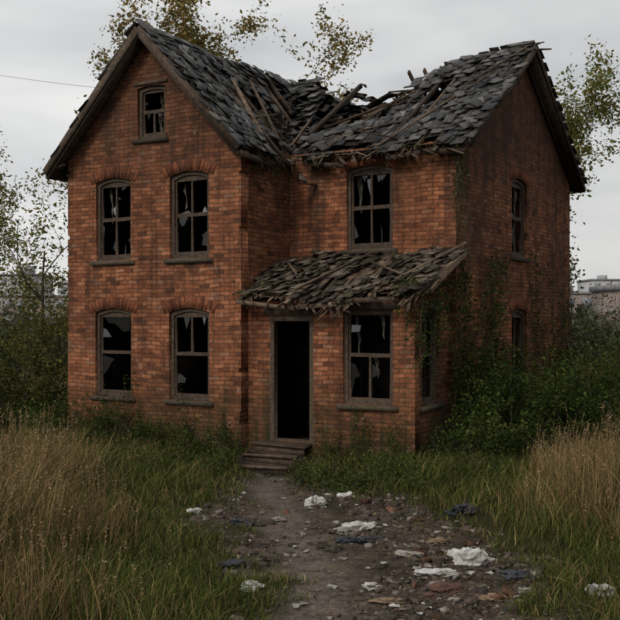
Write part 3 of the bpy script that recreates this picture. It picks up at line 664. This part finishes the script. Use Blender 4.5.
X,Y=pts(5000,21,55,3,1.2); k=~in_house(X,Y,.3); X,Y=X[k],Y[k]
grass('field_grass',X,Y,.55+.2*sn(X,Y,.8,2),8,np.full(len(X),.45),.012,5,.25,.3)
tl=MB()
for k in range(420):
    y=random.uniform(48,130); x=random.uniform(-.5,.5)*y*1.2; r=random.uniform(1.2,2.6); hz=random.uniform(1.0,2.4)
    if abs(x)<.12*y: continue
    d=rng.normal(size=(120,3)); d/=np.linalg.norm(d,axis=1)[:,None]; d*=rng.random((120,1))**.3
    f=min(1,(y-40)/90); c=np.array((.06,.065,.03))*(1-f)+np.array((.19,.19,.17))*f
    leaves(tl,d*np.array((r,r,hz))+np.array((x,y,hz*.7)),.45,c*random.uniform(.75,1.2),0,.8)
tl.build('distant_trees',[LEAF])
# ------------------------------------------------------------------ distant buildings
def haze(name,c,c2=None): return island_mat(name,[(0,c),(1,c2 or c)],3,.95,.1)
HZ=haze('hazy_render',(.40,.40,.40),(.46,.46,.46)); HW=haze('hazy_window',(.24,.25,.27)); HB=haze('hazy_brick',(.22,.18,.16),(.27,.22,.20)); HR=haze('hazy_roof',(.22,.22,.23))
def block(name,x,y,w,d,h,fl,nw,wm):
    mb=MB(); box(mb,(x,y,h/2),(w,d,h)); box(mb,(x,y,h+.25),(w+.4,d+.4,.5),mat=2)
    fh=h/fl
    for i_ in range(fl):
        for j_ in range(nw):
            xx=x-w/2+(j_+.5)*w/nw; box(mb,(xx,y-d/2,fh*(i_+.55)),(w/nw*.5,.3,fh*.5),mat=1)
    box(mb,(x+w*.2,y,h+1.6),(w*.2,d*.4,2.4)); box(mb,(x-w*.3,y,h+1.0),(w*.08,d*.2,1.4))
    return mb.build(name,[wm,HW,HR])
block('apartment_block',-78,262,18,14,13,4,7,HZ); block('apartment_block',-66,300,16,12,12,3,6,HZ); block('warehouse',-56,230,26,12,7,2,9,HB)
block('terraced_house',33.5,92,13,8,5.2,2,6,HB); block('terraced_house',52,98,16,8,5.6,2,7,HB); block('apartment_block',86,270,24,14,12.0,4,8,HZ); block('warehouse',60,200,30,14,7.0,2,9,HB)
mb=MB(); tube(mb,[(-13.2,36,-.2),(-13.2,36,12.4)],[.15,.10],10); plank(mb,(-14.1,36.1,11.7),(-12.3,35.9,11.7),.1,.12)
for q in(-.8,-.4,.4,.8): tube(mb,[(-13.2+q,36,11.75),(-13.2+q,36,11.85),(-13.2+q,36,11.95)],[.02,.05,.03],6)
mb.build('utility_pole',[WOOD])
t=np.linspace(0,1,24)[:,None]; p0=np.array((-12.8,36,11.9)); hx,hy=h2w(-2.34,7.5); p1=np.array((hx,hy,8.95)); C=p0*(1-t)+p1*t; C[:,2]-=(4*.25*t*(1-t))[:,0]
mb=MB(); tube(mb,C,.007,4); CB=haze('cable_rubber',(.16,.16,.16)); mb.build('power_cable',[CB])
# ------------------------------------------------------------------ litter
def clothmat(name,c,rough=.5,spec=.4,tr=.0):
    m,nt,out=newmat(name); n=N(nt); tc=n.n('TexCoord').outputs['Object']
    nf=n.noise(tc,7,4,.65); d=n.mix(n.ramp(nf,[(.38,.0),(.64,.8)]),c,(c[0]*.38+.02,c[1]*.33+.015,c[2]*.28+.01))
    finish(n,out,d,rough,n.noise(tc,16,4,.7),.7,.02,spec); return m
WP=clothmat('white_plastic',(.55,.55,.53)); GP=clothmat('dirty_paper',(.30,.28,.25),.9); BP=clothmat('dark_plastic',(.022,.027,.038),.35); CBD=clothmat('cardboard',(.22,.155,.10),.9); RD=clothmat('red_cloth',(.13,.065,.048),.9)
def crumple(name,x,y,sx,sy,sz,mat,seed,rot=0):
    import bmesh
    bm=bmesh.new(); bmesh.ops.create_icosphere(bm,subdivisions=5,radius=1)
    off=Vector((seed*3.1,seed*1.7,seed*.9))
    for v in bm.verts:
        p=v.co.copy(); a=noise.noise(p*.9+off); a2=noise.noise(p*1.7-off); r1=1-abs(noise.noise(p*2.1+off))*2.2; r2=1-abs(noise.noise(p*4.3+off*2))*2.2
        s=.62+.75*a+.45*a2+.26*r1+.13*r2; s=max(s,.12); q=p*s
        z=q.z*sz*1.25; z=z if z>-.03 else -.03
        v.co=Vector((q.x*sx*1.15,q.y*sy*1.15,z))
    me=bpy.data.meshes.new(name); bm.to_mesh(me); bm.free(); me.materials.append(mat)
    o=bpy.data.objects.new(name,me); COL.objects.link(o); o.location=(x,y,gz(x,y)+.02); o.rotation_euler=(0,0,rot)
L=[('plastic_bag',.08,15.8,.16,.13,.11,WP),('plastic_bag',.57,16.2,.10,.09,.08,WP),('plastic_bag',.70,13.95,.27,.15,.09,WP),('plastic_bag',.53,13.6,.13,.09,.06,GP),
('plastic_bag',1.92,11.95,.25,.15,.14,WP),('plastic_bag',1.50,11.42,.22,.10,.06,WP),('plastic_bag',-.62,10.8,.13,.08,.04,WP),('plastic_bag',.68,11.0,.10,.06,.04,WP),('plastic_bag',3.0,10.35,.12,.08,.08,WP),
('plastic_bag',-.45,14.6,.10,.07,.03,GP),('bin_bag',2.42,11.3,.24,.15,.09,BP),('bin_bag',-.93,11.7,.19,.12,.06,BP),('bin_bag',2.2,14.7,.22,.15,.10,BP),('bin_bag',.65,13.1,.22,.1,.05,BP),
('cloth_rag',.85,10.4,.17,.08,.03,CBD),('cloth_rag',1.45,10.75,.22,.11,.06,RD),('cloth_rag',1.95,10.5,.15,.08,.03,CBD),('cloth_rag',-1.0,14.2,.2,.1,.04,BP),('plastic_bag',2.3,10.7,.10,.06,.03,GP),('plastic_bag',-1.7,14.8,.09,.06,.03,WP),('cloth_rag',1.7,13.2,.14,.1,.03,CBD),('cloth_rag',1.2,12.4,.13,.07,.03,GP)]
for k,(nm,x,y,a,b,c,m_) in enumerate(L): crumple(nm,x,y,a,b,c,m_,k+1,random.uniform(-.6,.6))
RUB=island_mat('rubble',[(0,(.04,.032,.025)),(.6,(.09,.07,.055)),(.86,(.13,.095,.075)),(1,(.30,.27,.24))],20,.95)
mb=MB(); k=0
while k<2000:
    y=random.uniform(9.2,19); x=random.uniform(-3,3.8)
    if path_d(np.float64(x),np.float64(y))>.15 or (sn(np.float64(x),np.float64(y),1.6,4)+.6*(x>.8)-float(track(x,y)))<random.uniform(-.9,.9): continue
    k+=1; s=random.choice([.006,.008,.012,.018,.018,.028,.045,.055])*random.uniform(.6,1.2)
    box(mb,(x,y,gz(x,y)+s*.15),(s*2,s*1.5,s),np.array(Matrix.Rotation(random.uniform(0,6),3,'Z')@Matrix.Rotation(random.uniform(-.5,.5),3,'X')),jit=s*.25)
mb.build('rubble',[RUB])
mb=MB()
for k in range(16):
    y=random.uniform(9.8,17); x=random.gauss(1.6,.9)
    if path_d(np.float64(x),np.float64(y))>.2: continue
    box(mb,(x,y,gz(x,y)+.02),(random.uniform(.06,.19),.10,.065),np.array(Matrix.Rotation(random.uniform(0,6),3,'Z')@Matrix.Rotation(random.uniform(-.5,.5),3,'X')@Matrix.Rotation(random.uniform(-.3,.3),3,'Y')),jit=.014)
mb.build('broken_bricks',[OLDB])
mb=MB()
for k in range(150):
    y=random.uniform(9.8,17.5); x=random.gauss(1.2,1.1)
    if path_d(np.float64(x),np.float64(y))>.3: continue
    s=random.uniform(.02,.075); z=gz(x,y)+.02; an=sorted(random.uniform(0,6.28) for _ in range(6)); V=[(x,y,z+s*.35)]+[(x+math.cos(q)*s*random.uniform(.5,1.2),y+math.sin(q)*s*random.uniform(.5,1.1),z+random.uniform(-.01,s*.5)) for q in an]
    mb.add(V,[[0,q+1,(q+1)%6+1] for q in range(6)])
PAPER=island_mat('paper',[(0,(.12,.10,.08)),(.5,(.27,.25,.22)),(1,(.5,.49,.47))],12,.9)
mb.build('paper_scraps',[PAPER])
mb=MB(); X=rng.uniform(-3.5,4.2,8000);Y=rng.uniform(9.2,18.8,8000); k=path_d(X,Y)<.35*rng.random(8000); k&=(rng.random(8000)<.10+.5*(X>.9)+.3*(sn(X,Y,1.8,3)>.3)-.2*track(X,Y)); X,Y=X[k],Y[k]
cols=np.array([(.15,.095,.05),(.10,.065,.04),(.20,.145,.09),(.06,.045,.03),(.27,.24,.19)])[rng.integers(0,5,len(X))]
leaves(mb,np.stack([X,Y,ht(X,Y)+.016],1),.045,cols,0,.65,.3,.9)
for k in range(200):
    y=random.uniform(9.3,18); x=random.uniform(-2.5,3.5)
    if path_d(np.float64(x),np.float64(y))>.2: continue
    a=random.uniform(0,6.28); L_=random.uniform(.08,.35); z=gz(x,y)+.02
    tube(mb,[(x,y,z),(x+math.cos(a)*L_*.5,y+math.sin(a)*L_*.5,z+.01),(x+math.cos(a+.3)*L_,y+math.sin(a+.3)*L_,z)],[.006,.005,.003],4,0,(.10,.07,.045))
mb.build('leaf_litter',[GRASSM])
# ------------------------------------------------------------------ sky + sun
w=bpy.data.worlds.new('World'); S.world=w; w.use_nodes=True; nt=w.node_tree; nt.nodes.clear(); n=N(nt); out=nt.nodes.new('ShaderNodeOutputWorld')
sd=Vector((-.50,-.70,.60)).normalized(); el=math.asin(sd.z); az=math.atan2(sd.x,sd.y)
sky=nt.nodes.new('ShaderNodeTexSky'); sky.sky_type='NISHITA'; sky.sun_disc=False; sky.sun_elevation=el; sky.sun_rotation=az; sky.dust_density=3
b1=n.n('Background',{'Color':sky.outputs[0],'Strength':.07})
tc=n.n('TexCoord').outputs['Generated']; mp=n.n('Mapping',{'Vector':tc,'Scale':(1.0,1.0,2.6),'Location':(.3,.1,.2)}).outputs[0]
dn=n.n('TexNoise',{'Vector':mp,'Scale':1.6,'Detail':2.0}); mv=n.madd(dn.outputs['Color'],(.5,.5,.5),mp)
c=n.ramp(n.noise(mv,3.6,3,.5),[(.30,(.55,.565,.575)),(.5,(.72,.722,.72)),(.68,(.88,.87,.85))])
sx_=n.n('SeparateXYZ',{0:tc}).outputs[0]; c=n.mix(1.0,c,n.ramp(n.math('MULTIPLY_ADD',sx_,.5,.5),[(0,1.2),(.5,1.0),(1,.62)]),'MULTIPLY')
b2=n.n('Background',{'Color':c,'Strength':1.04}); mx=n.n('MixShader',{0:.92}); nt.links.new(b1.outputs[0],mx.inputs[1]); nt.links.new(b2.outputs[0],mx.inputs[2]); nt.links.new(mx.outputs[0],out.inputs[0])
sl_=bpy.data.lights.new('sun','SUN'); sl_.energy=1.4; sl_.angle=math.radians(16); sl_.color=(1,.93,.84); so=bpy.data.objects.new('sun',sl_); COL.objects.link(so)
so.rotation_euler=sd.to_track_quat('Z','Y').to_euler()
cam=bpy.data.cameras.new('camera'); cam.sensor_width=36; cam.lens=36*1001/620; cam.clip_end=4000; cam.shift_y=5/620
co=bpy.data.objects.new('camera',cam); COL.objects.link(co); co.location=(0,0,3.0); co.rotation_euler=(math.radians(90),0,0); S.camera=co
